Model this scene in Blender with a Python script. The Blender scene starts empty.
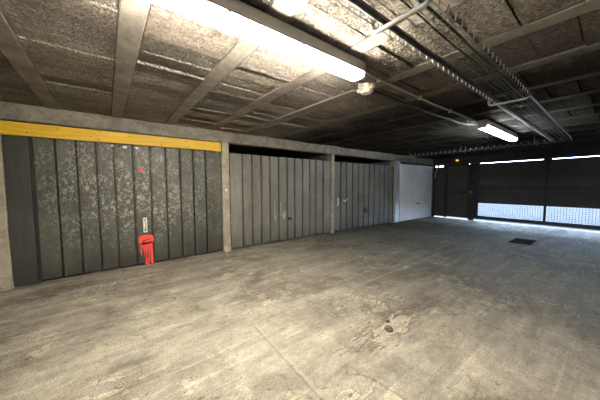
import bpy, bmesh, math, random
from mathutils import Vector, Matrix, noise as mnoise
random.seed(7)
SC = bpy.context.scene
COL = SC.collection

# ------------------------------------------------------------------ helpers
def link(name, bm, mat, parent=None, smooth=False, origin=None):
    """bm is in world coordinates; shifted to the parent's base (or to origin)."""
    me = bpy.data.meshes.new(name)
    o = bpy.data.objects.new(name, me)
    off = Vector((0, 0, 0))
    if parent is not None:
        p = parent
        while p is not None:
            off += p.location
            p = p.parent
    elif origin is not None:
        off = Vector(origin); o.location = off
    bmesh.ops.translate(bm, verts=bm.verts, vec=-off)
    bmesh.ops.recalc_face_normals(bm, faces=bm.faces)
    for f in bm.faces: f.smooth = smooth
    bm.to_mesh(me); bm.free()
    mats = mat if isinstance(mat, (list, tuple)) else [mat]
    for m in mats: me.materials.append(m)
    COL.objects.link(o)
    if parent is not None: o.parent = parent
    return o

def tag(o, label=None, cat=None, group=None, kind=None):
    if label: o['label'] = label
    if cat: o['category'] = cat
    if group: o['group'] = group
    if kind: o['kind'] = kind
    return o

def thing(name, loc, label, cat, group=None):
    o = bpy.data.objects.new(name, None); o.empty_display_size = .1
    o.location = loc; COL.objects.link(o)
    return tag(o, label, cat, group)

def struct(name, bm, mat, label=None, cat=None):
    o = link(name, bm, mat); return tag(o, label, cat, None, 'structure')

def NB(): return bmesh.new()

def box(bm, x0, x1, y0, y1, z0, z1, bev=0.0, seg=1, mi=0):
    t = bmesh.new()
    r = bmesh.ops.create_cube(t, size=1)
    M = Matrix.Translation(((x0+x1)/2, (y0+y1)/2, (z0+z1)/2)) @ Matrix.Diagonal((abs(x1-x0), abs(y1-y0), abs(z1-z0), 1))
    bmesh.ops.transform(t, matrix=M, verts=t.verts)
    if bev > 0:
        bmesh.ops.bevel(t, geom=t.edges[:], offset=bev, segments=seg, affect='EDGES', profile=.5)
    merge(bm, t, mi); return bm

def merge(bm, t, mi=0):
    m = {}
    for v in t.verts: m[v] = bm.verts.new(v.co)
    for f in t.faces:
        try:
            nf = bm.faces.new([m[v] for v in f.verts]); nf.material_index = mi
        except ValueError: pass
    t.free()

def tube(bm, pts, r, n=8, caps=True):
    pts = [Vector(p) for p in pts]
    rings = []
    prev = None
    for i, p in enumerate(pts):
        if i == 0: d = pts[1]-p
        elif i == len(pts)-1: d = p-pts[i-1]
        else: d = (pts[i+1]-p).normalized()+(p-pts[i-1]).normalized()
        d.normalize()
        if prev is None:
            a = Vector((0, 0, 1)) if abs(d.z) < .9 else Vector((1, 0, 0))
            u = d.cross(a).normalized()
        else:
            u = (prev-d*prev.dot(d)).normalized()
        prev = u
        w = d.cross(u)
        rings.append([bm.verts.new(p+u*r*math.cos(2*math.pi*k/n)+w*r*math.sin(2*math.pi*k/n)) for k in range(n)])
    for a, b in zip(rings, rings[1:]):
        for k in range(n):
            bm.faces.new((a[k], a[(k+1) % n], b[(k+1) % n], b[k]))
    if caps:
        bm.faces.new(rings[0][::-1]); bm.faces.new(rings[-1])
    return bm

def lathe(bm, prof, c, axis='z', n=20):
    """prof: list of (radius, height) along axis from c."""
    c = Vector(c); rings = []
    for r, h in prof:
        ring = []
        for k in range(n):
            a = 2*math.pi*k/n
            p = (r*math.cos(a), r*math.sin(a), h)
            if axis == 'x': p = (h, p[0], p[1])
            if axis == 'y': p = (p[0], h, p[1])
            ring.append(bm.verts.new(c+Vector(p)))
        rings.append(ring)
    for a, b in zip(rings, rings[1:]):
        for k in range(n): bm.faces.new((a[k], a[(k+1) % n], b[(k+1) % n], b[k]))
    bm.faces.new(rings[0][::-1]); bm.faces.new(rings[-1])
    return bm

def polyface(bm, pts):
    return bm.faces.new([bm.verts.new(p) for p in pts])

def extrude_poly(bm, pts, vec):
    """closed polygon pts extruded by vec"""
    a = [bm.verts.new(p) for p in pts]; b = [bm.verts.new(Vector(p)+Vector(vec)) for p in pts]
    n = len(pts)
    bm.faces.new(a[::-1]); bm.faces.new(b)
    for i in range(n): bm.faces.new((a[i], a[(i+1) % n], b[(i+1) % n], b[i]))
    return bm

# ------------------------------------------------------------------ materials
class MT:
    def __init__(s, name):
        s.m = bpy.data.materials.new(name); s.m.use_nodes = True
        s.t = s.m.node_tree; s.t.nodes.clear()
        s.out = s.n('ShaderNodeOutputMaterial'); s.b = s.n('ShaderNodeBsdfPrincipled')
        s.t.links.new(s.b.outputs[0], s.out.inputs[0])
        s.tc = s.n('ShaderNodeTexCoord')
    def n(s, ty, **kw):
        nd = s.t.nodes.new(ty)
        for k, v in kw.items(): setattr(nd, k, v)
        return nd
    def put(s, sock, v):
        if hasattr(v, 'node'): s.t.links.new(v, sock)
        else:
            if isinstance(v, tuple) and len(v) == 3 and sock.type == 'RGBA': v = v+(1,)
            sock.default_value = v
    def set(s, **kw):
        for k, v in kw.items(): s.put(s.b.inputs[k.replace('_', ' ')], v)
        return s
    def pos(s): return s.tc.outputs['Object']
    def world(s):
        return s.n('ShaderNodeNewGeometry').outputs['Position']
    def map(s, v, scale=(1, 1, 1), loc=(0, 0, 0), rot=(0, 0, 0)):
        m = s.n('ShaderNodeMapping'); s.put(m.inputs[0], v)
        m.inputs[1].default_value = loc; m.inputs[2].default_value = rot; m.inputs[3].default_value = scale
        return m.outputs[0]
    def noise(s, v, scale=5, detail=4, rough=.55, dist=0, col=False):
        n = s.n('ShaderNodeTexNoise'); s.put(n.inputs['Vector'], v)
        n.inputs['Scale'].default_value = scale; n.inputs['Detail'].default_value = detail
        n.inputs['Roughness'].default_value = rough; n.inputs['Distortion'].default_value = dist
        return n.outputs['Color' if col else 'Fac']
    def vor(s, v, scale=5, feature='F1', out='Distance', rnd=1):
        n = s.n('ShaderNodeTexVoronoi'); n.feature = feature; s.put(n.inputs['Vector'], v)
        n.inputs['Scale'].default_value = scale; n.inputs['Randomness'].default_value = rnd
        return n.outputs[out]
    def ramp(s, f, stops):
        r = s.n('ShaderNodeValToRGB'); s.put(r.inputs[0], f)
        e = r.color_ramp.elements
        while len(e) < len(stops): e.new(.5)
        for el, (p, c) in zip(e, stops):
            el.position = p
            el.color = (c, c, c, 1) if not isinstance(c, tuple) else (c+(1,) if len(c) == 3 else c)
        return r.outputs[0]
    def mix(s, f, a, b, mode='MIX'):
        n = s.n('ShaderNodeMix'); n.data_type = 'RGBA'; n.blend_type = mode
        s.put(n.inputs[0], f); s.put(n.inputs[6], a); s.put(n.inputs[7], b)
        return n.outputs[2]
    def math(s, op, a, b=0.0, c=None, clamp=False):
        n = s.n('ShaderNodeMath'); n.operation = op; n.use_clamp = clamp
        s.put(n.inputs[0], a); s.put(n.inputs[1], b)
        if c is not None: s.put(n.inputs[2], c)
        return n.outputs[0]
    def sep(s, v):
        n = s.n('ShaderNodeSeparateXYZ'); s.put(n.inputs[0], v); return n.outputs
    def bump(s, h, strength=.5, dist=.01):
        n = s.n('ShaderNodeBump'); s.put(n.inputs['Height'], h)
        n.inputs['Strength'].default_value = strength; n.inputs['Distance'].default_value = dist
        s.put(s.b.inputs['Normal'], n.outputs[0]); return s

def simple(name, col, rough=.6, metal=0, var=.15, scale=12, bump=0.0, spec=.5):
    m = MT(name); p = m.world()
    f = m.noise(p, scale, 5, .6)
    k = m.ramp(f, [(.3, 1-var), (.7, 1+var)]) if var else None
    c = m.mix(1.0, col, k, 'MULTIPLY') if var else col
    m.set(Base_Color=c, Roughness=rough, Metallic=metal, Specular_IOR_Level=spec)
    if bump: m.bump(m.noise(p, scale*4, 6, .7), bump, .006)
    return m.m

def emis(name, col, strength):
    m = MT(name); m.set(Base_Color=col, Emission_Color=col, Emission_Strength=strength, Roughness=.4)
    return m.m

def line_mask(m, coord, at, w):
    """1 inside |coord-at|<w (soft)"""
    d = m.math('ABSOLUTE', m.math('SUBTRACT', coord, at))
    return m.math('SUBTRACT', 1.0, m.math('DIVIDE', d, w), clamp=True)

# floor -------------------------------------------------------------
def mat_floor():
    m = MT('worn_concrete_floor'); p = m.world()
    X, Y, Z = m.sep(p)
    big = m.noise(p, .55, 5, .6, .6)
    mid = m.noise(p, 2.6, 7, .65, .8)
    stv = m.map(p, scale=(.32, 2.4, 1), rot=(0, 0, .05))
    streak = m.noise(stv, 2.2, 8, .68, .6)
    fine = m.noise(p, 85, 5, .75)
    grit = m.vor(p, 70)
    thin = m.noise(m.map(p, scale=(.22, 7, 1), rot=(0, 0, .03)), 2.6, 8, .72, .5)
    base = m.ramp(big, [(.32, (.265, .246, .198)), (.5, (.35, .325, .262)), (.68, (.42, .389, .315))])
    c = m.mix(.9, base, m.ramp(streak, [(.3, .72), (.47, .93), (.56, 1.07), (.68, 1.35)]), 'MULTIPLY')
    c = m.mix(.8, c, m.ramp(thin, [(.34, .8), (.42, 1.0), (.58, 1.0), (.62, 1.25), (.70, 1.6)]), 'MULTIPLY')
    c = m.mix(.8, c, m.ramp(mid, [(.3, .55), (.5, 1.0), (.58, 1.1), (.72, 1.4)]), 'MULTIPLY')
    c = m.mix(.8, c, m.ramp(fine, [(.34, .55), (.5, 1.0), (.66, 1.4)]), 'MULTIPLY')
    g2 = m.noise(p, 19, 5, .75, .3)
    c = m.mix(.45, c, m.ramp(g2, [(.32, .6), (.5, 1.0), (.66, 1.35)]), 'MULTIPLY')
    # light falloff painted as darker far floor, fading by the gate; then oil stains
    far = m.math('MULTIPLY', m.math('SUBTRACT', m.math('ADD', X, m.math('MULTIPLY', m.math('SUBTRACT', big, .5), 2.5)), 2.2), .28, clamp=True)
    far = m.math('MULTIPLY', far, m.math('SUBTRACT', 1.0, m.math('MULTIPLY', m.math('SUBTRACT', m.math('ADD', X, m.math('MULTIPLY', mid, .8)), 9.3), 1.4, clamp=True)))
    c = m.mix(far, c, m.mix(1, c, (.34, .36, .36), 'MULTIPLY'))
    oil = m.ramp(m.noise(m.map(p, scale=(1, 1.3, 1)), .9, 6, .65, .9), [(.50, 0.0), (.62, .7)])
    c = m.mix(oil, c, m.mix(1, c, (.58, .56, .55), 'MULTIPLY'))
    # pale lime streaks
    pale = m.ramp(m.noise(m.map(p, scale=(.5, 3.2, 1), rot=(0, 0, -.08)), 1.7, 9, .72, 1.2), [(.58, 0.0), (.66, .6)])
    c = m.mix(pale, c, m.mix(1, c, (1.75, 1.75, 1.75), 'MULTIPLY'))
    # slab joints with a wandering edge
    wob = m.math('MULTIPLY', m.math('SUBTRACT', m.noise(p, 6, 4, .6), .5), .05)
    Xw = m.math('ADD', X, wob); Yw = m.math('ADD', Y, wob)
    j1 = m.math('MULTIPLY', line_mask(m, Xw, 1.0, .022), m.math('LESS_THAN', Y, 2.1))
    j2 = m.math('MULTIPLY', line_mask(m, Yw, 2.1, .02), m.math('MULTIPLY', m.math('GREATER_THAN', X, -1.6), m.math('LESS_THAN', X, 5.2)))
    j3 = m.math('MULTIPLY', line_mask(m, Xw, 1.75, .012), m.math('MULTIPLY', m.math('GREATER_THAN', Y, 1.2), m.math('LESS_THAN', Y, 2.7)))
    j4 = m.math('MULTIPLY', line_mask(m, m.math('ADD', Yw, m.math('MULTIPLY', mid, .12)), 3.6, .035), m.math('LESS_THAN', X, 2.5))
    jl = m.math('MAXIMUM', m.math('MAXIMUM', j1, j2), m.math('MULTIPLY', m.math('MAXIMUM', j3, j4), .8))
    jl = m.math('MULTIPLY', jl, m.ramp(g2, [(.36, .35), (.55, 1.0)]))
    c = m.mix(m.math('MULTIPLY', jl, .7), c, (.42, .395, .33))
    jd1 = m.math('MULTIPLY', line_mask(m, m.math('ADD', Xw, .022), 1.0, .012), m.math('LESS_THAN', Y, 2.1))
    c = m.mix(m.math('MULTIPLY', jd1, .5), c, (.14, .13, .11))
    # sharp lime flakes and small dark pits
    fk = m.noise(m.map(p, scale=(1, 1.9, 1), rot=(0, 0, .35)), 4.2, 7, .68, .7)
    fkz = m.noise(p, .9, 3, .5)
    flake = m.math('MULTIPLY', m.ramp(fk, [(.545, 0.0), (.56, .9), (.66, .6)]), m.ramp(fkz, [(.47, 0.0), (.55, 1.0)]))
    c = m.mix(flake, c, m.mix(1, c, (1.6, 1.57, 1.5), 'MULTIPLY'))
    edge = m.math('MULTIPLY', m.ramp(fk, [(.515, 0.0), (.535, .8), (.55, 0.0)]), m.ramp(fkz, [(.47, 0.0), (.55, 1.0)]))
    c = m.mix(edge, c, m.mix(1, c, (.55, .53, .5), 'MULTIPLY'))
    pits = m.math('MULTIPLY', m.ramp(m.noise(p, 17, 4, .6, .6), [(.34, .9), (.38, 0.0)]), m.ramp(fkz, [(.4, .3), (.55, 1.0)]))
    c = m.mix(pits, c, m.mix(1, c, (.4, .37, .33), 'MULTIPLY'))
    # cracks
    cr = m.vor(m.mix(.09, p, m.noise(p, 2.5, 5, .6, 0, True), 'LINEAR_LIGHT'), .62, 'DISTANCE_TO_EDGE')
    crm = m.ramp(cr, [(0, 1.0), (.012, 0.0)])
    crk = m.math('MULTIPLY', crm, m.ramp(m.noise(p, .8, 2), [(.5, 0.0), (.6, .55)]))
    c = m.mix(crk, c, (.12, .105, .085))
    # crumbling patch round the hole
    dx = m.math('MULTIPLY', m.math('SUBTRACT', X, 2.05), 1.35); dy = m.math('MULTIPLY', m.math('SUBTRACT', Y, 1.27), 5.0)
    rr = m.math('SQRT', m.math('ADD', m.math('MULTIPLY', dx, dx), m.math('MULTIPLY', dy, dy)))
    pm = m.math('ADD', m.math('SUBTRACT', 1.0, rr), m.math('MULTIPLY', m.math('SUBTRACT', m.noise(m.map(p, scale=(.6, 1.6, 1), rot=(0, 0, -.5)), 6, 6, .72, 1.2), .5), 3.2))
    patch = m.ramp(pm, [(.45, 0.0), (.6, 1.0)])
    patch_e = m.ramp(pm, [(.25, 0.0), (.38, .7), (.48, 0.0)])
    c = m.mix(m.math('MULTIPLY', patch, m.ramp(m.noise(p, 38, 4, .7), [(.45, 0.0), (.58, .75)])), c, (.60, .55, .43))
    c = m.mix(patch_e, c, (.15, .11, .08))
    # faded white scribbles by the first door
    sx = m.math('MULTIPLY', m.math('SUBTRACT', X, -.38), 2.6); sy = m.math('MULTIPLY', m.math('SUBTRACT', Y, 4.24), 9)
    sr = m.math('SUBTRACT', 1.0, m.math('SQRT', m.math('ADD', m.math('MULTIPLY', sx, sx), m.math('MULTIPLY', sy, sy))), clamp=True)
    sm = m.math('MULTIPLY', m.ramp(sr, [(0, 0.0), (.2, 1.0)]), m.ramp(m.noise(p, 13, 3, .5, 2.0), [(.54, 0.0), (.6, .8)]))
    c = m.mix(sm, c, (.62, .62, .58))
    h = m.math('ADD', m.math('MULTIPLY', mid, 1.0), m.math('ADD', m.math('ADD', m.math('MULTIPLY', fine, .45), m.math('MULTIPLY', g2, .5)), m.math('ADD', m.math('MULTIPLY', streak, .8), m.math('MULTIPLY', thin, .35))))
    h = m.math('SUBTRACT', h, m.math('MULTIPLY', m.math('ADD', crk, patch_e), .5))
    h = m.math('ADD', h, m.math('ADD', m.math('MULTIPLY', jl, .3), m.math('MULTIPLY', m.math('SUBTRACT', flake, pits), .35)))
    h = m.math('ADD', h, m.math('MULTIPLY', grit, .25))
    m.set(Base_Color=c, Roughness=m.ramp(mid, [(.3, .62), (.7, .9)]), Specular_IOR_Level=.35)
    m.bump(h, .85, .035)
    return m.m

def mat_ceiling():
    m = MT('coarse_aggregate_blocks'); p = m.world()
    at = m.n('ShaderNodeAttribute'); at.attribute_name = 'blk'
    f = m.noise(p, 34, 6, .7, .8); v = m.vor(p, 48); big = m.noise(p, 1.1, 4, .6)
    st = m.noise(m.map(p, scale=(1.2, 7, 1)), 3, 5, .6, .6)
    c = m.ramp(f, [(.3, (.16, .14, .124)), (.5, (.31, .278, .245)), (.7, (.47, .43, .38))])
    c = m.mix(.8, c, m.ramp(big, [(.35, .62), (.65, 1.2)]), 'MULTIPLY')
    c = m.mix(.7, c, m.ramp(st, [(.35, .72), (.65, 1.15)]), 'MULTIPLY')
    c = m.mix(1.0, c, at.outputs['Color'], 'MULTIPLY')
    h = m.math('ADD', m.math('MULTIPLY', f, 1.4), m.math('MULTIPLY', v, .9))
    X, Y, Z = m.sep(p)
    light_falloff = m.ramp(m.math('ADD', m.math('MULTIPLY', X, .1), m.math('MULTIPLY', m.math('SUBTRACT', big, .5), .25)), [(.25, 1.0), (.37, .18)])  # lamp falloff painted into the block colour: darker with distance along X
    c = m.mix(1.0, c, light_falloff, 'MULTIPLY')
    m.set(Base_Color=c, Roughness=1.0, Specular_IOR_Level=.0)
    m.bump(h, 1.0, .03)
    return m.m

def mat_concrete(name, a, b, scale=3.0, bump=.3, pits=True):
    m = MT(name); p = m.world()
    f = m.noise(p, scale, 7, .65, .5); g = m.noise(p, scale*14, 5, .7)
    c = m.ramp(f, [(.32, a), (.66, b)])
    c = m.mix(.6, c, m.ramp(g, [(.3, .7), (.7, 1.22)]), 'MULTIPLY')
    if pits:
        pt = m.ramp(m.noise(p, scale*6, 3, .5, 1.0), [(.28, .8), (.38, 0.0)])
        c = m.mix(pt, c, tuple(x*.35 for x in a))
        wp = m.ramp(m.noise(m.map(p, scale=(.6, 1, 2.2)), scale*3, 5, .7, 1.2), [(.58, 0.0), (.68, .55)])
        c = m.mix(wp, c, tuple(min(1, x*1.5) for x in b))
    m.set(Base_Color=c, Roughness=.9, Specular_IOR_Level=.25)
    m.bump(m.math('ADD', f, m.math('MULTIPLY', g, .5)), bump, .012)
    return m.m

def mat_joist(name, a, b, scale, bump, pits):
    m = MT(name); p = m.world(); X, Y, Z = m.sep(p)
    f = m.noise(p, scale, 7, .65, .5); g = m.noise(p, 40, 5, .7)
    c = m.mix(.7, m.ramp(f, [(.32, a), (.66, b)]), m.ramp(g, [(.3, .65), (.7, 1.25)]), 'MULTIPLY')
    light_falloff = m.ramp(m.math('ADD', m.math('MULTIPLY', X, .1), m.math('MULTIPLY', m.math('SUBTRACT', f, .5), .25)), [(.24, 1.0), (.37, .14)])  # same painted falloff on the joists, dimming the far ones
    m.set(Base_Color=m.mix(1.0, c, light_falloff, 'MULTIPLY'), Roughness=.9, Specular_IOR_Level=.2)
    m.bump(m.math('ADD', f, m.math('MULTIPLY', g, .7)), bump, .012)
    return m.m

def mat_galv(name, base, amt, patchcol, grime=.35):
    """weathered galvanised sheet with mottled pale flakes; dirt collects at the foot"""
    m = MT(name); p = m.world(); X, Y, Z = m.sep(p)
    big = m.noise(p, 1.2, 5, .6, .4)
    st = m.noise(m.map(p, scale=(9, 9, .7)), 2.0, 5, .6)
    fine = m.noise(p, 60, 4, .7)
    c = m.mix(1, base, m.ramp(big, [(.3, .72), (.7, 1.25)]), 'MULTIPLY')
    c = m.mix(.7, c, m.ramp(st, [(.3, .75), (.7, 1.22)]), 'MULTIPLY')
    c = m.mix(.5, c, m.ramp(fine, [(.3, .78), (.7, 1.2)]), 'MULTIPLY')
    fl = m.noise(m.map(p, scale=(1.3, 1, 1), rot=(0, .5, 0)), 19, 6, .70, .9)
    fl2 = m.noise(p, 4.0, 3, .5)
    fm = m.math('MULTIPLY', m.ramp(fl, [(.50, 0.0), (.58, 1.0)]), m.ramp(fl2, [(.36, .2), (.56, 1.0)]))
    # flakes fade out to the left edge and to the foot of the sheet
    fm = m.math('MULTIPLY', fm, m.ramp(m.math('ADD', m.math('MULTIPLY', Z, .8), m.math('MULTIPLY', m.math('SUBTRACT', big, .5), .8)), [(.2, .12), (.75, 1.0)]))
    if name.startswith('mottled'):
        fm = m.math('MULTIPLY', fm, m.ramp(m.math('ADD', m.math('MULTIPLY', X, .4), .5), [(.05, .25), (.4, 1.0), (.75, .9), (.95, .5)]))
    c = m.mix(m.math('MULTIPLY', fm, amt), c, patchcol)
    gz = m.math('ADD', Z, m.math('MULTIPLY', m.math('SUBTRACT', m.noise(p, 3, 5, .65), .5), .7))
    c = m.mix(m.ramp(gz, [(.02, grime), (.48, 0.0)]), c, (.045, .043, .036))
    m.set(Base_Color=c, Roughness=m.ramp(fl, [(.4, .46), (.65, .62)]), Metallic=.1, Specular_IOR_Level=.4)
    m.bump(m.math('ADD', m.noise(p, 7, 4, .6), m.math('MULTIPLY', fl, .3)), .22, .015)
    return m.m

def mat_plank():
    m = MT('yellow_painted_timber'); p = m.world()
    g = m.noise(m.map(p, scale=(1.2, 14, 22)), 2.2, 6, .62, .8)
    k = m.vor(m.map(p, scale=(1, .3, 1.3)), 4.2)
    c = m.ramp(g, [(.3, (.62, .37, .018)), (.55, (.78, .50, .022)), (.75, (.84, .58, .05))])
    c = m.mix(m.ramp(k, [(.03, .75), (.07, 0.0)]), c, (.16, .08, .015))
    c = m.mix(.5, c, m.ramp(m.noise(p, 3, 4, .6), [(.3, .75), (.7, 1.12)]), 'MULTIPLY')
    m.set(Base_Color=c, Roughness=.55); m.bump(g, .2, .008)
    return m.m

def mat_white_door():
    m = MT('white_painted_steel'); p = m.world()
    c = m.mix(1, (.80, .82, .84), m.ramp(m.noise(p, 1.3, 5, .6, .4), [(.3, .86), (.7, 1.06)]), 'MULTIPLY')
    c = m.mix(.4, c, m.ramp(m.noise(p, 30, 5, .7), [(.3, .86), (.7, 1.08)]), 'MULTIPLY')
    m.set(Base_Color=c, Roughness=.42); m.bump(m.noise(p, 2, 3), .08, .02)
    return m.m

M = {}
M['floor'] = mat_floor()
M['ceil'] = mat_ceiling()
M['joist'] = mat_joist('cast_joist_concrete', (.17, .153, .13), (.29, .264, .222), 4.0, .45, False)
M['lintel'] = mat_concrete('rough_lintel_concrete', (.15, .138, .115), (.32, .295, .245), 5.5, .7)
M['pillar'] = mat_concrete('pillar_concrete', (.29, .26, .20), (.47, .43, .345), 5.0, .6)
M['wall'] = mat_concrete('wall_concrete', (.15, .145, .135), (.26, .25, .23), 2.0, .3)
M['dark_wall'] = mat_concrete('dark_render', (.05, .05, .05), (.085, .083, .08), 2.0, .3, False)
M['galv1'] = mat_galv('mottled_galvanised_sheet', (.088, .089, .074), .95, (.40, .415, .375), .85)
M['galv2'] = mat_galv('grey_corrugated_sheet', (.20, .193, .168), .4, (.34, .34, .31), .5)
M['galv3'] = mat_galv('dull_corrugated_sheet', (.17, .168, .15), .2, (.27, .27, .25), .5)
M['galv_leaf'] = mat_galv('dark_flat_sheet', (.055, .058, .050), .2, (.14, .145, .13), .75)
M['plank'] = mat_plank()
M['white_door'] = mat_white_door()
M['red_paint'] = simple('red_spray_paint', (.92, .085, .075), .5, 0, .12, 20)
M['dark_red'] = simple('dark_red_smear', (.12, .012, .012), .6, 0, .1, 20)
M['white_paint'] = simple('white_spray_paint', (.74, .74, .70), .6, 0, .15, 30)
M['sticker'] = simple('white_sticker', (.80, .79, .74), .5, 0, .06, 20)
M['ink'] = simple('black_print', (.03, .03, .03), .5, 0, 0)
M['jamb'] = simple('bare_steel_jamb', (.55, .57, .60), .38, .7, .08, 3)
M['dark_steel'] = simple('black_painted_steel', (.022, .021, .020), .5, .0, .25, 6, .05)
M['gate_sheet'] = simple('dark_gate_sheet', (.055, .053, .049), .6, .0, .2, 3, .04)
M['gate_sheet_light'] = simple('dusty_gate_sheet', (.075, .072, .066), .6, .0, .2, 3, .04)
M['mesh'] = simple('galvanised_mesh', (.50, .53, .56), .5, .3, .08, 8)
M['zinc'] = simple('zinc_wire', (.80, .80, .78), .4, .25, .1, 20)
M['dull_wire'] = simple('dull_zinc_wire', (.20, .20, .19), .45, .5, .15, 20)
M['bracket'] = simple('galvanised_bracket', (.40, .40, .39), .35, .6, .12, 20)
M['housing'] = simple('lamp_housing_grey', (.62, .61, .58), .45, 0, .06, 10)
M['cream'] = simple('cream_plastic', (.74, .70, .58), .4, 0, .05, 10)
M['black_rubber'] = simple('black_cable_sheath', (.012, .012, .012), .45, 0, .1, 20)
M['green_rubber'] = simple('green_cable_sheath', (.03, .085, .035), .45, 0, .1, 20)
M['pvc'] = simple('grey_conduit', (.42, .41, .38), .4, 0, .08, 20)
M['iron'] = simple('cast_iron', (.006, .006, .006), .9, .0, .2, 30, .1, .1)
M['stone'] = simple('broken_concrete', (.10, .085, .065), .9, 0, .3, 30, .3)
M['rubble'] = simple('pale_rubble', (.40, .36, .29), .9, 0, .25, 30, .3)
M['amber'] = emis('amber_lens', (1.0, .42, .04), 1.6)
M['tube_warm'] = emis('lit_diffuser_warm', (1.0, .89, .76), 215.0)
M['tube_warm_side'] = emis('lit_diffuser_flank_warm', (1.0, .91, .77), 380.0)
M['tube_cool'] = emis('lit_diffuser_cool', (.90, .96, 1.0), 28.0)
M['tube_cool_side'] = emis('lit_diffuser_flank_cool', (.90, .96, 1.0), 230.0)
M['outside'] = simple('outdoor_paving', (.083, .078, .073), 1.0, 0, .1, 1.5, 0, 0.0)
M['outside_wall'] = mat_concrete('outdoor_wall', (.55, .55, .53), (.68, .67, .64), 1.0, .1, False)

# ------------------------------------------------------------------ dimensions (metres)
CZ = 2.517          # underside of the slab
YW = 4.884          # face of the garage row
XG = 11.01          # face of the gate wall
LZ = 2.29           # underside of the lintel
XB, YR, YB = -6.0, -3.0, 8.2

# ------------------------------------------------------------------ setting
b = NB(); polyface(b, [(XB, YR, 0), (XG+.2, YR, 0), (XG+.2, YB, 0), (XB, YB, 0)])
struct('floor', b, M['floor'], 'worn stained concrete floor with slab joints and cracks', 'floor')

# ceiling: rough blocks between cast joists, laid one by one
J0, JP, JW, SK = -.65, .735, .15, -.05
def jx(k, y): return J0+JP*k+SK*(y-2)
ks = range(-7, 16)
b = NB(); lay = b.loops.layers.float_color.new('blk')
def block(k, y0, y1):
    z = CZ+random.uniform(-.008, .009); t0 = random.uniform(-.005, .005); t1 = random.uniform(-.009, .009)
    g = .006
    x = [jx(k, y0)+JW/2, jx(k+1, y0)-JW/2, jx(k+1, y1)-JW/2, jx(k, y1)+JW/2]
    x[0] += .006; x[3] += .006; x[1] -= .006; x[2] -= .006
    bot = [(x[0], y0+g, z-t1), (x[1], y0+g, z+t0-t1), (x[2], y1-g, z+t0+t1), (x[3], y1-g, z+t1)]
    top = [(p[0], p[1], CZ+.05) for p in bot]
    vb = [b.verts.new(p) for p in bot]; vt = [b.verts.new(p) for p in top]
    s = random.choice([.82, .95, 1, 1.05, 1.12])
    col = (s, s*random.uniform(.97, 1.01), s*random.uniform(.93, 1), 1)
    fs = [b.faces.new(vb)]+[b.faces.new((vb[i], vt[i], vt[(i+1) % 4], vb[(i+1) % 4])) for i in range(4)]
    for f in fs:
        for l in f.loops: l[lay] = col
for k in ks:
    y = YR+random.uniform(-.2, 0)
    while y < YB:
        w = random.choice([.25, .25, .5]) if y < 1.2 else random.choice([.22, .24, .24, .26])
        block(k, y, y+w); y += w
f = polyface(b, [(XB-1, YR-.3, CZ+.05), (XG+.3, YR-.3, CZ+.05), (XG+.3, YB+.3, CZ+.05), (XB-1, YB+.3, CZ+.05)])
for l in f.loops: l[lay] = (.5, .5, .5, 1)
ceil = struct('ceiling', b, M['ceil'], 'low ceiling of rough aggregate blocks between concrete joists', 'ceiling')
for k in ks:
    t = NB(); n = 26
    for s in (0, 1): pass
    ra = []
    for i in range(n+1):
        y = YR+(YB-YR)*i/n
        cx = jx(k, y); w = JW/2; dz = mnoise.noise((k*3.1, y*1.3, 0))*.004
        e0 = mnoise.noise((k*7.7, y*2.7, 3))*.007; e1 = mnoise.noise((k*5.1, y*2.9, 9))*.007
        ra.append([t.verts.new(p) for p in ((cx-w+e0, y, CZ+.06), (cx-w+e0, y, CZ-.001+dz), (cx-w+.008+e0, y, CZ-.005+dz), (cx+w-.008+e1, y, CZ-.005+dz), (cx+w+e1, y, CZ-.001+dz), (cx+w+e1, y, CZ+.06))])
    for p, q in zip(ra, ra[1:]):
        for i in range(5): t.faces.new((p[i], p[i+1], q[i+1], q[i]))
    link('joist', t, M['joist'], ceil)

# walls
b = NB(); box(b, XB, -1.45, YW+.02, YW+.22, 0, CZ+.05); box(b, 10.93, XG, YW-.0, YW+.22, 0, LZ)
struct('wall_left', b, M['wall'], 'concrete wall in line with the garage row', 'wall')
b = NB(); box(b, XB-.2, XB, YR, YB, 0, CZ+.05)
struct('wall_back', b, M['wall'])
b = NB(); box(b, XB, XG+.2, YR-.2, YR, 0, CZ+.05)
struct('wall_right', b, M['wall'])
b = NB(); box(b, -1.45, XG+.2, YB, YB+.2, 0, CZ+.05)
struct('wall_garage_rear', b, M['dark_wall'])
for i, (x0, x1) in enumerate(((-1.44, -1.32), (1.66, 1.77), (4.77, 4.86), (7.96, 8.05), (10.96, 11.01))):
    b = NB(); box(b, x0, x1, YW+.18, YB, 0, CZ+.03)
    struct('wall_partition', b, M['wall'])
# gate wall: header above the gate
b = NB(); box(b, XG-.06, XG+.2, YR, YW-.002, 2.243, CZ+.05, .004)
struct('trim_2', b, M['dark_wall'], 'dark header beam above the gate', 'beam')
b = NB(); box(b, XG, XG+.2, YR, -2.42, 0, 2.243)
struct('wall_gate', b, M['dark_wall'])
b = NB(); box(b, XG+.02, XG+.2, YW+.0, YB, 0, CZ+.05)
struct('wall_gate', b, M['dark_wall'])
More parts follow.
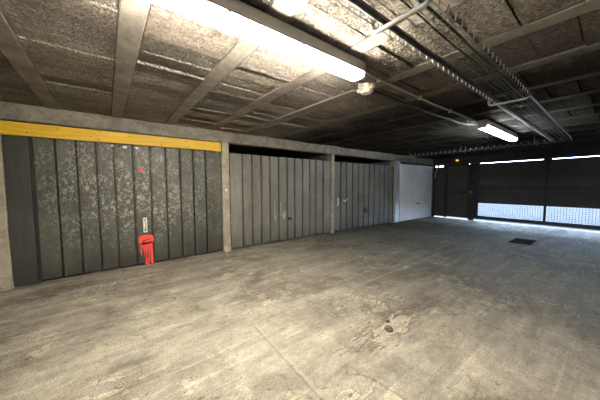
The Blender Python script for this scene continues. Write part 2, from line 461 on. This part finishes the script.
# lintel over the garage doors, slightly irregular
b = NB(); n = 80; ra = []
for i in range(n+1):
    x = -3.0+(XG+3.0-.07)*i/n
    e = mnoise.noise((x*1.9, 0, 0))*.006; d = mnoise.noise((x*2.3, 5, 0))*.006
    chip = .035*max(0, 1-abs(x-5.6)/.35) if abs(x-5.6) < .35 else 0
    ra.append([b.verts.new(p) for p in ((x, YW+d+.02, CZ+.04), (x, YW+d, CZ-.01), (x, YW+d, LZ+e+chip+.012), (x, YW+d+.012, LZ+e+chip*.4), (x, YW+.18, LZ+e), (x, YW+.18, CZ+.04))])
for p, q in zip(ra, ra[1:]):
    for i in range(6): b.faces.new((p[i], p[(i+1) % 6], q[(i+1) % 6], q[i]))
b.faces.new(ra[0]); b.faces.new(ra[-1][::-1])
tag(link('trim_1', b, M['lintel']), 'long rough concrete lintel above the garage doors', 'lintel', None, 'structure')

# pillars between the garages
def pillar(x0, x1, label, zt=LZ+.002, foot=0.0, mat='pillar'):
    b = NB(); n = 24; ra = []
    for i in range(n+1):
        z = zt*i/n
        e = [mnoise.noise((x0*3+j*9, z*3.1, j))*.006 for j in range(3)]
        ft = foot*max(0, 1-z/.28)**1.5
        ra.append([b.verts.new(p) for p in ((x0+e[0], YW+.18, z), (x0+e[0]-ft*.2, YW+.004-ft*.2, z), (x0+.008+e[0]-ft*.2, YW-.004+e[2]-ft, z), (x1-.008+e[1]+ft*.2, YW-.004+e[2]-ft, z), (x1+e[1]+ft*.2, YW+.004-ft*.2, z), (x1+e[1], YW+.18, z))])
    for p, q in zip(ra, ra[1:]):
        for i in range(6): b.faces.new((p[i], p[(i+1) % 6], q[(i+1) % 6], q[i]))
    b.faces.new(ra[-1]); b.faces.new(ra[0][::-1])
    o = link('concrete_pillar', b, M[mat], None, False, ((x0+x1)/2, YW+.08, 0))
    return tag(o, label, 'pillar', 'concrete pillars between the garages')
pillar(-1.47, -1.295, 'concrete pillar with crumbling foot at the left end of the garage row', foot=.05)
p1 = pillar(1.62, 1.775, 'concrete pillar with a white dot, right end of the yellow plank', foot=.03)
pillar(4.755, 4.87, 'thin concrete pillar between the two open-topped grey garage doors')
pillar(7.945, 8.06, 'dark concrete pillar beside the shiny jamb of the white door')
b = NB()
for z in (1.31,): lathe(b, [(.024, -.003), (.027, -.001), (.022, .003)], (1.70, YW-.006, z), 'y', 12)
link('paint_dot', b, M['white_paint'], p1)

# ------------------------------------------------------------------ garage doors
def corrugated(name, x0, x1, z0, z1, seams, gw, depth, mat, root, y=YW+.035, jitter=.004):
    """sheet with V grooves at the seam positions, wavering a little; bottom edge uneven"""
    prof = [(x0, 0)]
    for s in seams:
        prof += [(s-gw*.55, 0), (s-gw*.32, depth), (s+gw*.10, depth), (s+gw*.28, -.016), (s+gw*.6, -.012), (s+gw*.95, 0)]
    prof += [(x1, 0)]
    prof.sort(key=lambda q: q[0])
    b = NB(); nz = 14; rows = []
    for j in range(nz+1):
        z = z0+(z1-z0)*j/nz
        row = []
        for i, (x, d) in enumerate(prof):
            w = mnoise.noise((x*1.1, z*.9, 4.2))*jitter*2
            zz = z+(mnoise.noise((x*5.3, 1, 1))*.012+.006 if j == 0 else 0)
            row.append(b.verts.new((x, y+d+w, max(zz, .002))))
        rows.append(row)
    for p, q in zip(rows, rows[1:]):
        for i in range(len(prof)-1): b.faces.new((p[i], p[i+1], q[i+1], q[i]))
    # turned-back edges
    for row in (rows[0], rows[-1]):
        bk = [b.verts.new((v.co.x, y+.06, v.co.z)) for v in row]
        for i in range(len(row)-1): b.faces.new((row[i], row[i+1], bk[i+1], bk[i]))
    return link(name, b, mat, root)

def splat(name, root, mat, cx, cz, rx, rz, y, seed, n=22, jag=.35):
    b = NB(); pts = []
    for k in range(n):
        a = 2*math.pi*k/n
        r = 1+jag*mnoise.noise((math.cos(a)*1.7+seed, math.sin(a)*1.7, seed))*1.4
        pts.append((cx+rx*r*math.cos(a), y, cz+rz*r*math.sin(a)))
    extrude_poly(b, pts, (0, .004, 0))
    return link(name, b, mat, root)

# first door: yellow plank above, red graffiti
d1 = thing('garage_door', (.15, YW+.05, 0), 'dark mottled metal garage door with red graffiti, under the yellow plank', 'garage door')
s1 = [-.79, -.565, -.34, -.12, .125, .365, .605, .84, 1.07, 1.30]
corrugated('corrugated_sheet', -1.015, 1.615, .03, 2.28, s1, .038, .055, M['galv1'], d1)
b = NB(); box(b, -1.29, -1.055, YW+.022, YW+.045, .008, 2.28, .004); o = link('side_panel', b, M['galv_leaf'], d1)
tag(o, 'flat dark side panel')
b = NB(); box(b, -1.05, -1.02, YW+.035, YW+.07, .012, 2.28, .003); link('door_frame', b, M['dark_steel'], d1)
FY = YW+.021
# graffiti: a rounded blob with a dark smear and long drips
b = NB(); pts = []
for k in range(36):
    a = 2*math.pi*k/36
    ca, sa = math.cos(a), math.sin(a)
    r = 1+.07*mnoise.noise((ca*2+3, sa*2, 1))
    pts.append((.265+.115*r*math.copysign(abs(ca)**.65, ca), FY, .455+.085*r*math.copysign(abs(sa)**.65, sa)))
extrude_poly(b, pts, (0, .006, 0))
def drip(x, z0, z1, w0, w1, lean=0.0):
    n = 8; L = []; Rr = []
    for i in range(n+1):
        t = i/n; z = z0+(z1-z0)*t; w = w0+(w1-w0)*t+.003*mnoise.noise((x*40, z*25, 2)); cx = x+lean*t
        L.append((cx-w/2, FY, z)); Rr.append((cx+w/2, FY, z))
    extrude_poly(b, L+[(x+lean, FY, z1-w1*.5)]+Rr[::-1], (0, .006, 0))
for a in ((.195, .40, .19, .018, .010, -.01), (.225, .41, .12, .045, .022, .02), (.262, .40, .09, .05, .018, -.005), (.25, .2, .012, .022, .034, .0),
          (.30, .40, .03, .026, .016, 0), (.335, .42, .008, .040, .036, .008), (.285, .12, .01, .016, .022, .005), (.168, .40, .24, .012, .006, 0)):
    drip(*a)
g = link('graffiti', b, M['red_paint'], d1); tag(g, 'red spray paint blob with long drips')
b = NB(); extrude_poly(b, [(.20, FY-.003, .437), (.215, FY-.003, .425), (.26, FY-.003, .438), (.33, FY-.003, .452), (.335, FY-.003, .462), (.28, FY-.003, .458), (.23, FY-.003, .452)], (0, .003, 0))
link('dark_smear', b, M['dark_red'], g)
# small red oval higher up
b = NB(); 
for k in range(24):
    a0 = 2*math.pi*k/24; a1 = 2*math.pi*(k+1)/24
    q = []
    for (a, s) in ((a0, 1), (a1, 1), (a1, .62), (a0, .62)):
        q.append((.235+.046*s*math.cos(a)+.004*math.sin(3*a), FY, 1.672+.025*s*math.sin(a)-.1*.046*s*math.cos(a)))
    extrude_poly(b, q, (0, .006, 0))
extrude_poly(b, [(.215, FY, 1.657), (.276, FY, 1.655), (.276, FY, 1.680), (.225, FY, 1.672)], (0, .006, 0))
tag(link('graffiti', b, M['red_paint'], d1), 'small red painted oval')
# vertical sticker with printed characters
b = NB(); box(b, .228, .288, FY-.004, FY+.004, .585, .845, .003)
st = link('sticker', b, M['sticker'], d1); tag(st, 'narrow white sticker with upright print')
b = NB(); yy = FY-.006
def ink(x0, x1, z0, z1): box(b, x0, x1, yy, yy+.004, z0, z1)
ink(.244, .270, .805, .815); ink(.244, .251, .785, .815); ink(.244, .262, .796, .802)
ink(.250, .270, .765, .772); ink(.262, .269, .720, .772); ink(.262, .269, .700, .745)
ink(.256, .270, .690, .697); ink(.250, .272, .668, .676); ink(.236, .284, .660, .663)
ink(.246, .274, .625, .648); ink(.246, .254, .600, .630); ink(.262, .272, .605, .628)
link('print', b, M['ink'], st)
# white daubs along the top edge
for i, (x, z, r) in enumerate(((-.14, 2.052, .020), (.025, 2.046, .030), (.185, 2.045, .022))):
    splat('paint_daub', d1, M['white_paint'], x, z, r*1.2, r*.8, FY, i*3.3, 12)
# shut bolt
b = NB(); box(b, -.07, -.04, FY-.006, FY+.01, 2.035, 2.065, .002); link('bolt', b, M['dark_steel'], d1)

# second door
d2 = thing('garage_door', (3.27, YW+.05, 0), 'grey corrugated metal garage door with pale painted highlights and a patch, open gap above, beside the dotted pillar', 'garage door')
s2 = [2.08, 2.31, 2.54, 2.77, 3.01, 3.26, 3.49, 3.74, 3.98, 4.20, 4.47]
corrugated('corrugated_sheet', 1.782, 4.75, .03, 2.09, s2, .040, .055, M['galv2'], d2)
b = NB(); box(b, 4.455, 4.475, YW+.024, YW+.05, .02, 2.09, .002); box(b, 1.784, 1.80, YW+.02, YW+.06, .01, 2.09, .002); link('edge_strip', b, M['dark_steel'], d2)
for i, (x, z, rx, rz) in enumerate(((2.885, .80, .012, .20), (3.06, .82, .018, .17), (3.15, .66, .055, .10), (2.90, .62, .014, .07))):
    o = splat('sheen_mark', d2, M['galv2'], x, z, rx, rz, FY-.001, 10+i*2.7, 20, .5)  # thin upright marks are painted highlights on the sheet; the wide one a pale patch
    o.data.materials[0] = M['sheen_patch'] if 'sheen_patch' in M else M.setdefault('sheen_patch', simple('pale_sheen_patch', (.38, .38, .35), .45, .2, .3, 25))
b = NB(); box(b, 3.27, 3.37, FY-.004, FY+.01, .53, .60, .004); tube(b, [(3.32, FY-.005, .565), (3.32, FY-.04, .56), (3.36, FY-.045, .50)], .009, 8)
link('handle', b, M['dark_steel'], d2)

# third door
d3 = thing('garage_door', (6.4, YW+.05, 0), 'dull grey corrugated metal garage door with white paint splashes, beyond the thin pillar', 'garage door')
s3 = [5.17, 5.42, 5.70, 5.98, 6.24, 6.51, 6.80, 7.10, 7.39, 7.66]
corrugated('corrugated_sheet', 4.875, 7.94, .03, 2.09, s3, .044, .055, M['galv3'], d3)
for i, (x, z, rx, rz) in enumerate(((5.06, 1.0, .028, .035), (5.05, .86, .04, .075), (5.055, .93, .025, .06), (5.30, .95, .03, .018), (5.37, .92, .03, .022), (5.43, .96, .025, .03), (5.34, .90, .012, .015))):
    splat('paint_splash', d3, M['white_paint'], x, z, rx, rz, FY-.001, 30+i*1.9, 18, .5)
b = NB(); box(b, 6.25, 6.39, FY-.004, FY+.012, .50, .66, .004)
tube(b, [(6.31, FY-.004, .60), (6.31, FY-.05, .60), (6.33, FY-.055, .55), (6.40, FY-.055, .50)], .011, 8)
link('handle', b, M['dark_steel'], d3)
b = NB(); box(b, 7.90, 7.938, YW+.018, YW+.06, .01, 2.09, .002); link('edge_strip', b, M['dark_steel'], d3)

# white door at the end of the row
d4 = thing('garage_door', (9.6, YW+.03, 0), 'smooth white garage door with small black handle, at the far end beside the gate', 'garage door')
b = NB(); box(b, 8.345, 10.875, YW-.02, YW+.03, .015, 2.195, .006, 2); link('door_leaf', b, M['white_door'], d4)
b = NB(); box(b, 9.585, 9.73, YW-.03, YW-.018, .615, .665, .004); tube(b, [(9.63, YW-.03, .64), (9.63, YW-.055, .64), (9.70, YW-.058, .638)], .010, 8)
tag(link('handle', b, M['ink'], d4), 'small black door handle')
b = NB(); box(b, 8.06, 8.30, YW+.004, YW+.05, .005, LZ, .004); box(b, 8.30, 8.325, YW-.004, YW+.05, .005, LZ, .004)
tag(link('door_jamb', b, M['jamb'], d4), 'shiny bare steel jamb')
b = NB(); box(b, 8.325, 10.92, YW+.0, YW+.06, 2.205, LZ, .004); box(b, 10.885, 10.925, YW-.012, YW+.05, .005, 2.21, .003)
link('door_frame', b, M['dark_steel'], d4)

# yellow plank over the first door
b = NB(); n = 30; ra = []
for i in range(n+1):
    x = -2.2+(1.60+2.2)*i/n; s = .004*math.sin(x*1.1)
    ra.append([b.verts.new(p) for p in ((x, YW-.036, 2.091+s), (x, YW-.036, 2.268+s), (x, YW-.004, 2.268+s), (x, YW-.004, 2.091+s))])
for p, q in zip(ra, ra[1:]):
    for i in range(4): b.faces.new((p[i], p[(i+1) % 4], q[(i+1) % 4], q[i]))
b.faces.new(ra[0]); b.faces.new(ra[-1][::-1])
pk = link('wooden_plank', b, M['plank'], None, False, (-.3, YW-.02, 2.09))
tag(pk, 'long yellow painted wooden plank across the top of the first garage door', 'plank')
for i in range(7):
    x = (-1.05, -.75, -.3, .1, .55, .95, 1.45)[i]
    b = NB(); lathe(b, [(.007, -.003), (.008, -.001), (.006, .004)], (x, YW-.036, 2.13+.09*(i % 2)), 'y', 10)
    link('nail_head', b, M['iron'], pk)

# ------------------------------------------------------------------ gate wall
def bxy(b, y0, y1, z0, z1, x0=XG, x1=XG+.05, bev=.003): return box(b, x0, x1, min(y0, y1), max(y0, y1), z0, z1, bev)

gate = thing('sliding_gate', (XG, .4, 0), 'wide dark sheet metal gate with bright wire mesh along its lower part', 'gate')
posts = [3.215, 1.37, -.475, -2.32]
for i, y in enumerate(posts):
    b = NB(); bxy(b, y-.028, y+(.028 if i else .104), .07, 2.243 if not i else 2.215, XG-.01, XG+.05)
    if i: bxy(b, y-.10, y+.10, 2.19, 2.243, XG-.02, XG+.06)
    link('post', b, M['dark_steel'], gate)
b = NB(); bxy(b, -2.34, 3.24, .07, .20, XG-.015, XG+.06, .006); link('bottom_rail', b, M['dark_steel'], gate)
b = NB(); bxy(b, -2.34, 3.24, 1.275, 1.315, XG-.018, XG+.05); link('middle_rail', b, M['dark_steel'], gate)
b = NB(); bxy(b, -2.34, 3.24, 2.17, 2.213, XG-.01, XG+.05); link('top_rail', b, M['dark_steel'], gate)
for y1, y0 in zip(posts, posts[1:]):
    b = NB(); bxy(b, y0+.028, y1-.028, 1.61, 2.17, XG+.012, XG+.02, 0)
    bxy(b, y0+.028, y1-.028, .695, 1.275, XG+.012, XG+.02, 0)
    link('sheet_panel', b, M['gate_sheet'], gate)
    b = NB(); bxy(b, y0+.028, y1-.028, 1.315, 1.612, XG+.004, XG+.02, .001); link('dusty_band', b, M['gate_sheet_light'], gate)
    b = NB(); a0, a1 = y0+.03, y1-.03
    n = int((a1-a0)/.062)
    for i in range(n+1):
        y = a0+(a1-a0)*i/n; box(b, XG+.018, XG+.023, y-.0032, y+.0032, .20, .695)
    for i in range(9):
        z = .20+.495*i/8; box(b, XG+.016, XG+.021, a0, a1, z-.003, z+.003)
    link('mesh_panel', b, M['mesh'], gate)

gp = thing('gate_post', (XG, 3.41, 0), 'dark steel gate post between the walk-through door and the wide gate', 'post')
b = NB(); bxy(b, 3.32, 3.50, 0, 2.243, XG-.03, XG+.06, .005); link('post', b, M['dark_steel'], gp)
b = NB(); bxy(b, 3.355, 3.43, .97, 1.19, XG-.075, XG-.03, .006)
lk = link('lock_box', b, M['gate_sheet_light'], gp); tag(lk, 'grey lock box')
b = NB(); tube(b, [(XG-.075, 3.39, 1.12), (XG-.11, 3.39, 1.12), (XG-.115, 3.46, 1.12)], .009, 8); link('lever', b, M['zinc'], lk)

gd = thing('gate_door', (XG, 3.92, 0), 'dark sheet metal walk-through door with a cross rail, left of the gate post', 'door')
b = NB(); bxy(b, 3.52, 4.29, .075, 2.20, XG+.012, XG+.02, 0); link('door_sheet', b, M['gate_sheet'], gd)
b = NB()
for y0, y1, z0, z1 in ((3.505, 3.555, .07, 2.215), (4.285, 4.335, .07, 2.215), (3.55, 4.29, .07, .115), (3.55, 4.29, 2.17, 2.245), (3.55, 4.29, 1.085, 1.13)):
    bxy(b, y0, y1, z0, z1, XG-.01, XG+.03)
link('door_frame', b, M['dark_steel'], gd)
b = NB()
for z in (.4, 1.8): lathe(b, [(.014, 0), (.014, .12)], (XG-.024, 4.32, z), 'z', 10)
link('hinge', b, M['dark_steel'], gd)

fp = thing('gate_side_panel', (XG, 4.6, 0), 'narrow dark fixed sheet panel between walk-through door and white garage door', 'panel')
b = NB(); bxy(b, 4.35, 4.84, .05, 2.175, XG+.012, XG+.02, 0); link('panel_sheet', b, M['gate_sheet'], fp)
b = NB()
for y0, y1, z0, z1 in ((4.352, 4.40, .0, 2.243), (4.79, 4.88, .0, 2.243), (4.40, 4.80, .05, .09), (4.40, 4.80, 1.085, 1.13), (4.40, 4.80, 2.135, 2.175), (4.66, 4.70, 2.17, 2.243), (4.40, 4.47, 2.17, 2.243), (4.40, 4.80, 2.24, 2.243)):
    bxy(b, y0, y1, z0, z1, XG-.01, XG+.03)
bxy(b, 4.30, 4.40, .02, 2.243, XG+.031, XG+.04)
link('panel_frame', b, M['dark_steel'], fp)

cl = thing('door_closer', (XG-.05, 4.7, 2.1), 'thin metal closer arm hanging at the top left of the gate', 'door closer')
b = NB(); box(b, XG-.10, XG-.0095, 4.60, 4.69, 2.185, 2.2435, .008, 2); link('closer_body', b, M['jamb'], cl)
b = NB(); tube(b, [(XG-.06, 4.64, 2.19), (XG-.07, 4.70, 2.10), (XG-.065, 4.76, 1.94), (XG-.03, 4.795, 1.72)], .014, 8); link('arm', b, M['jamb'], cl)

# warning lamp on the header
wl = thing('warning_light', (XG-.09, 3.93, 2.38), 'small amber warning light on the dark header above the gate', 'lamp')
b = NB(); box(b, XG-.085, XG-.058, 3.86, 4.0, 2.36, 2.44, .005); link('base', b, M['dark_steel'], wl)
b = NB(); lathe(b, [(.055, 0), (.055, .02), (.045, .05), (.02, .065)], (XG-.085, 3.93, 2.40), 'x', 20)
for v in b.verts: v.co.x = XG-.085-(v.co.x-(XG-.085)); v.co.z = 2.40+(v.co.z-2.40)*.55
link('amber_lens', b, M['amber'], wl)

# ------------------------------------------------------------------ strip lights
def lamp(x0, x1, yc, zb, mat, label, group):
    t = thing('strip_light', ((x0+x1)/2, yc, zb), label, 'ceiling light', group)
    w = .066; zt = zb+.042
    b = NB(); pr = [(yc-w-.003, zt+.006), (yc-w+.004, CZ-.02), (yc+w-.004, CZ-.02), (yc+w+.003, zt+.006)]
    extrude_poly(b, [(x0-.03, y, z) for y, z in pr], (x1-x0+.06, 0, 0)); link('housing', b, M['housing'], t)
    b = NB(); pr = [(yc-w-.006, zt), (yc-w-.006, zt+.006), (yc+w+.006, zt+.006), (yc+w+.006, zt)]
    extrude_poly(b, [(x0-.03, y, z) for y, z in pr], (x1-x0+.06, 0, 0)); link('rim', b, M['housing'], t)
    b = NB()
    pr = [(yc-w, zt), (yc-w, zb+.016), (yc-w*.85, zb+.004), (yc-w*.6, zb), (yc+w*.6, zb), (yc+w*.85, zb+.004), (yc+w, zb+.016), (yc+w, zt)]
    extrude_poly(b, [(x0, y, z) for y, z in pr], (x1-x0, 0, 0))
    b.normal_update()
    for fc in b.faces:
        if abs(fc.normal.y) > .9: fc.material_index = 1
    link('diffuser', b, mat, t)
    for s, x in ((-1, x0), (1, x1)):
        b = NB(); box(b, min(x, x+s*.035), max(x, x+s*.035), yc-w-.002, yc+w+.002, zb+.003, zt, .008, 2); link('end_cap', b, M['cream'], t)
    for i in range(4):
        x = x0+(x1-x0)*(.08+.28*i)
        for s in (-1, 1):
            b = NB(); box(b, x-.012, x+.012, yc+s*(w+.005)-.004, yc+s*(w+.005)+.004, zt-.010, zt+.012, .002); link('clip', b, M['housing'], t)
    for x in (x0+.25, x1-.25):
        b = NB(); box(b, x-.03, x+.03, yc-.02, yc+.02, CZ-.022, CZ+.02); link('mount', b, M['housing'], t)
    return t
LY = 1.45
lamp(-.16, 1.735, LY, 2.36, (M['tube_warm'], M['tube_warm_side']), 'long lit warm white strip light nearest the camera', 'strip lights on the ceiling')
lamp(4.93, 6.9, LY-.04, 2.36, (M['tube_cool'], M['tube_cool_side']), 'lit cool white strip light further away, towards the gate', 'strip lights on the ceiling')

# conduit between the lights, clips along it
cp = thing('conduit_pipe', (1.8, 1.50, 2.48), 'thin grey conduit pipe running on the ceiling from one strip light to the other', 'pipe')
b = NB(); tube(b, [(1.785, 1.465, 2.47), (2.0, 1.50, 2.482), (3.4, 1.52, 2.482), (4.885, 1.47, 2.478)], .012, 8)
link('pipe', b, M['pvc'], cp, True)
for x in (2.15, 3.0, 3.9, 4.7):
    b = NB(); box(b, x-.012, x+.012, 1.494, 1.542, 2.466, 2.505, .004); box(b, x-.01, x+.01, 1.508, 1.528, 2.49, CZ-.0, .002); link('pipe_clip', b, M['cream'], cp)

# junction box with its dark cable
JX, JY = 2.17, 1.70
jb = thing('junction_box', (JX, JY, 2.44), 'round cream junction box on the ceiling at the end of the near strip light', 'junction box')
b = NB(); lathe(b, [(.038, -.055), (.056, -.05), (.06, -.03), (.06, .02), (.05, .045)], (JX, JY, 2.46), 'z', 22)
link('box_body', b, M['cream'], jb, False)
for dx, dy in ((1, 0), (-1, 0), (0, 1), (0, -1)):
    b = NB(); tube(b, [(JX+dx*.05, JY+dy*.05, 2.465), (JX+dx*.09, JY+dy*.09, 2.465), (JX+dx*.092, JY+dy*.092, 2.465), (JX+dx*.105, JY+dy*.105, 2.465)], .024, 10); link('cable_gland', b, M['cream'], jb)
b = NB(); tube(b, [(JX+.11, JY, 2.465), (2.5, 1.74, 2.49), (3.0, 1.75, 2.492), (4.0, 1.74, 2.492), (4.9, 1.70, 2.492), (5.1, 1.56, 2.48)], .014, 8)
c = link('ceiling_cable', b, M['black_rubber'], None, True, (2.28, 1.70, 2.465)); tag(c, 'black cable on the ceiling leading away from the junction box', 'cable')
b = NB(); tube(b, [(JX, JY+.11, 2.465), (2.16, 1.90, 2.502), (2.09, 3.0, 2.504), (1.99, YW-.02, 2.504)], .0045, 6)
c = link('ceiling_cable', b, M['pvc'], None, True, (2.17, 1.81, 2.465)); tag(c, 'thin pale cable crossing the ceiling from junction box to the lintel', 'cable')

# ------------------------------------------------------------------ wire cable trays
TZ = 2.365; YL, YRt = .925, .625
def basket_x(bm, x0, x1, y0, y1, z, h, step, r=.0026, longs=5, tips=.012, tr=.0045, xt=99):
    ys = [y0+(y1-y0)*i/(longs-1) for i in range(longs)]
    for y in ys: tube(bm, [(x0, y, z), (x1, y, z)], r, 6)
    for y in (y0, y1): tube(bm, [(x0, y, z+h), (x1, y, z+h)], r, 6)
    x = x0+.02
    while x < x1:
        tube(bm, [(x, y0, z+h), (x, y0, z-.004), (x, y1, z-.004), (x, y1, z+h)], r, 6)
        for y, q in ((y0, -1), (y1, 1)):
            if x > xt: continue
            n0 = len(bm.faces); tube(bm, [(x, y+q*.004, z+h*.35), (x, y+q*.006, z+h+tips)], tr, 6)
            bm.faces.ensure_lookup_table()
            for fc in bm.faces[n0:]: fc.material_index = 1  # tips in brighter zinc: light caught on the wire ends, put into the colour
        x += step
ct = thing('cable_tray', (2.2, .78, TZ), 'long wire basket cable tray hanging under the ceiling towards the gate', 'cable tray', 'wire cable trays')
b = NB(); basket_x(b, -.9, 7.70, YRt, YL, TZ, .045, .10, xt=3.6)
n0 = len(b.faces)
for y in (YRt-.004, YL+.004): tube(b, [(3.6, y, TZ+.02), (7.7, y, TZ+.02)], .0065, 8)
b.faces.ensure_lookup_table()
for fc in b.faces[n0:]: fc.material_index = 1
link('wire_basket', b, (M['dull_wire'], M['zinc']), ct)
for i, x in enumerate((-.2, 1.28, 3.54)):
    b = NB(); zz = TZ-.022
    # U strap: rod down, bar under the basket, lip up
    tube(b, [(x, YL+.035, CZ), (x, YL+.035, zz+.03), (x+.002, YL+.025, zz+.006), (x+.004, YL, zz), (x+.02, YRt+.02, zz), (x+.02, YRt-.012, zz+.015), (x+.02, YRt-.018, zz+.05)], .0145, 10)
    link('hanger_bracket', b, M['bracket'], ct, True)
ct2 = thing('cable_tray', (7.75, 2.3, 2.385), 'wire basket cable tray crossing in front of the gate header', 'cable tray', 'wire cable trays')
t = NB(); basket_x(t, .63, 4.6, -8.05, -7.75, 2.372, .04, .13, .003, 4, .004, .008)
for v in t.verts: v.co = Vector((-v.co.y, v.co.x, v.co.z))
link('wire_basket', t, (M['dull_wire'], M['zinc']), ct2)
for y in (1.2, 2.7, 4.2):
    b = NB(); tube(b, [(7.73, y, CZ), (7.73, y, 2.36), (8.07, y, 2.36), (8.07, y, CZ)], .008, 8); link('hanger_bracket', b, M['bracket'], ct2, True)
# cables lying in the tray
def cable(name, pts, r, mat, label):
    b = NB(); P = []
    for (x, y, z) in pts: P.append((x, y, z))
    tube(b, P, r, 10); o = link(name, b, mat, None, True, pts[0]); tag(o, label, 'cable'); return o
def wavy(x0, x1, y, z, amp, n=40, s=0):
    return [(x0+(x1-x0)*i/n, y+amp*mnoise.noise((x0+(x1-x0)*i/n*1.3, s, 0)), z) for i in range(n+1)]
cable('tray_cable', wavy(-.85, 7.55, YL-.035, TZ+.026, .01, 40, 1), .020, M['black_rubber'], 'thick black cable along the left side of the long wire tray')
cable('tray_cable', wavy(-.85, 7.55, YRt+.045, TZ+.014, .012, 40, 5), .0085, M['green_rubber'], 'dark green cable along the right side of the long wire tray')
cable('tray_cable', wavy(-.85, 7.55, YRt+.10, TZ+.010, .02, 40, 8), .005, M['black_rubber'], 'thin black cable beside the green one in the long wire tray')

# ------------------------------------------------------------------ things on the floor
gr = thing('drain_grate', (7.83, 1.31, 0), 'dark iron drain grate set in the floor near the gate', 'drain grate')
b = NB(); X0, X1, Y0, Y1 = 7.50, 8.18, 1.12, 1.52
for a in ((X0, X1, Y0, Y0+.03), (X0, X1, Y1-.03, Y1), (X0, X0+.03, Y0+.03, Y1-.03), (X1-.03, X1, Y0+.03, Y1-.03)): box(b, a[0], a[1], a[2], a[3], 0, .012, .002)
link('frame', b, M['iron'], gr)
b = NB(); box(b, X0+.03, X1-.03, Y0+.03, Y1-.03, .0005, .003); link('pit', b, M['black_rubber'], gr)  # thin black plate painting the shade below the grille; no real depth
b = NB()
for i in range(14):
    x = X0+.05+i*(X1-X0-.10)/13; box(b, x-.01, x+.01, Y0+.03, Y1-.03, .002, .011, .002)
link('grille', b, M['iron'], gr)

def stone(x, y, r, mat, label, seed):
    b = NB(); bmesh.ops.create_icosphere(b, subdivisions=2, radius=r)
    for v in b.verts:
        k = 1+.45*mnoise.noise(v.co*(1.6/r)+Vector((seed, 0, 0)))
        v.co = Vector((v.co.x*k*1.2, v.co.y*k, v.co.z*k*.6))
    mz = min(v.co.z for v in b.verts)
    bmesh.ops.translate(b, verts=b.verts, vec=(x, y, -mz))
    tag(link('stone', b, M[mat], None, False, (x, y, 0)), label, 'stone', 'broken concrete bits on the floor')
stone(1.985, 1.245, .034, 'stone', 'dark lump of broken concrete in the middle of the crumbling floor patch', 1)
stone(2.10, 1.33, .020, 'stone', 'smaller dark concrete bit behind the dark lump on the crumbling patch', 5)
stone(2.02, 1.10, .013, 'rubble', 'pale concrete crumb right of the dark lump on the crumbling patch', 9)

# ------------------------------------------------------------------ outdoors, seen through the mesh
b = NB(); polyface(b, [(XG+.2, -40, -.01), (60, -40, -.01), (60, 40, -.01), (XG+.2, 40, -.01)])
struct('ground', b, M['outside'], 'bright pale paving outside the gate', 'ground')

# ------------------------------------------------------------------ light
w = bpy.data.worlds.new('sky'); SC.world = w; w.use_nodes = True
nt = w.node_tree; bg = nt.nodes['Background']
tc = nt.nodes.new('ShaderNodeTexCoord'); sp = nt.nodes.new('ShaderNodeSeparateXYZ'); nt.links.new(tc.outputs['Generated'], sp.inputs[0])
rp = nt.nodes.new('ShaderNodeValToRGB'); nt.links.new(sp.outputs['Z'], rp.inputs[0])
rp.color_ramp.elements[0].position = 0; rp.color_ramp.elements[0].color = (.58, .75, 1.0, 1)
rp.color_ramp.elements[1].position = .6; rp.color_ramp.elements[1].color = (.45, .65, 1.0, 1)
nt.links.new(rp.outputs[0], bg.inputs[0]); bg.inputs[1].default_value = 15.5

# ------------------------------------------------------------------ camera
f, yaw, pit, rol = 234.997, math.radians(53.386), math.radians(3.555), math.radians(-.1866)
F = Vector((math.cos(yaw)*math.cos(pit), math.sin(yaw)*math.cos(pit), -math.sin(pit)))
R = Vector((math.sin(yaw), -math.cos(yaw), 0)); U = R.cross(F)
R, U = math.cos(rol)*R+math.sin(rol)*U, -math.sin(rol)*R+math.cos(rol)*U
cam = bpy.data.cameras.new('camera'); co = bpy.data.objects.new('camera', cam); COL.objects.link(co)
cam.sensor_width = 36; cam.lens = f/600*36; cam.clip_start = .02
mt = Matrix((R, U, -F)).transposed().to_4x4(); mt.translation = (0, 0, 1.4)
co.matrix_world = mt
SC.camera = co
SC.view_settings.view_transform = 'Standard'
SC.view_settings.look = 'None'
SC.view_settings.exposure = 0.14
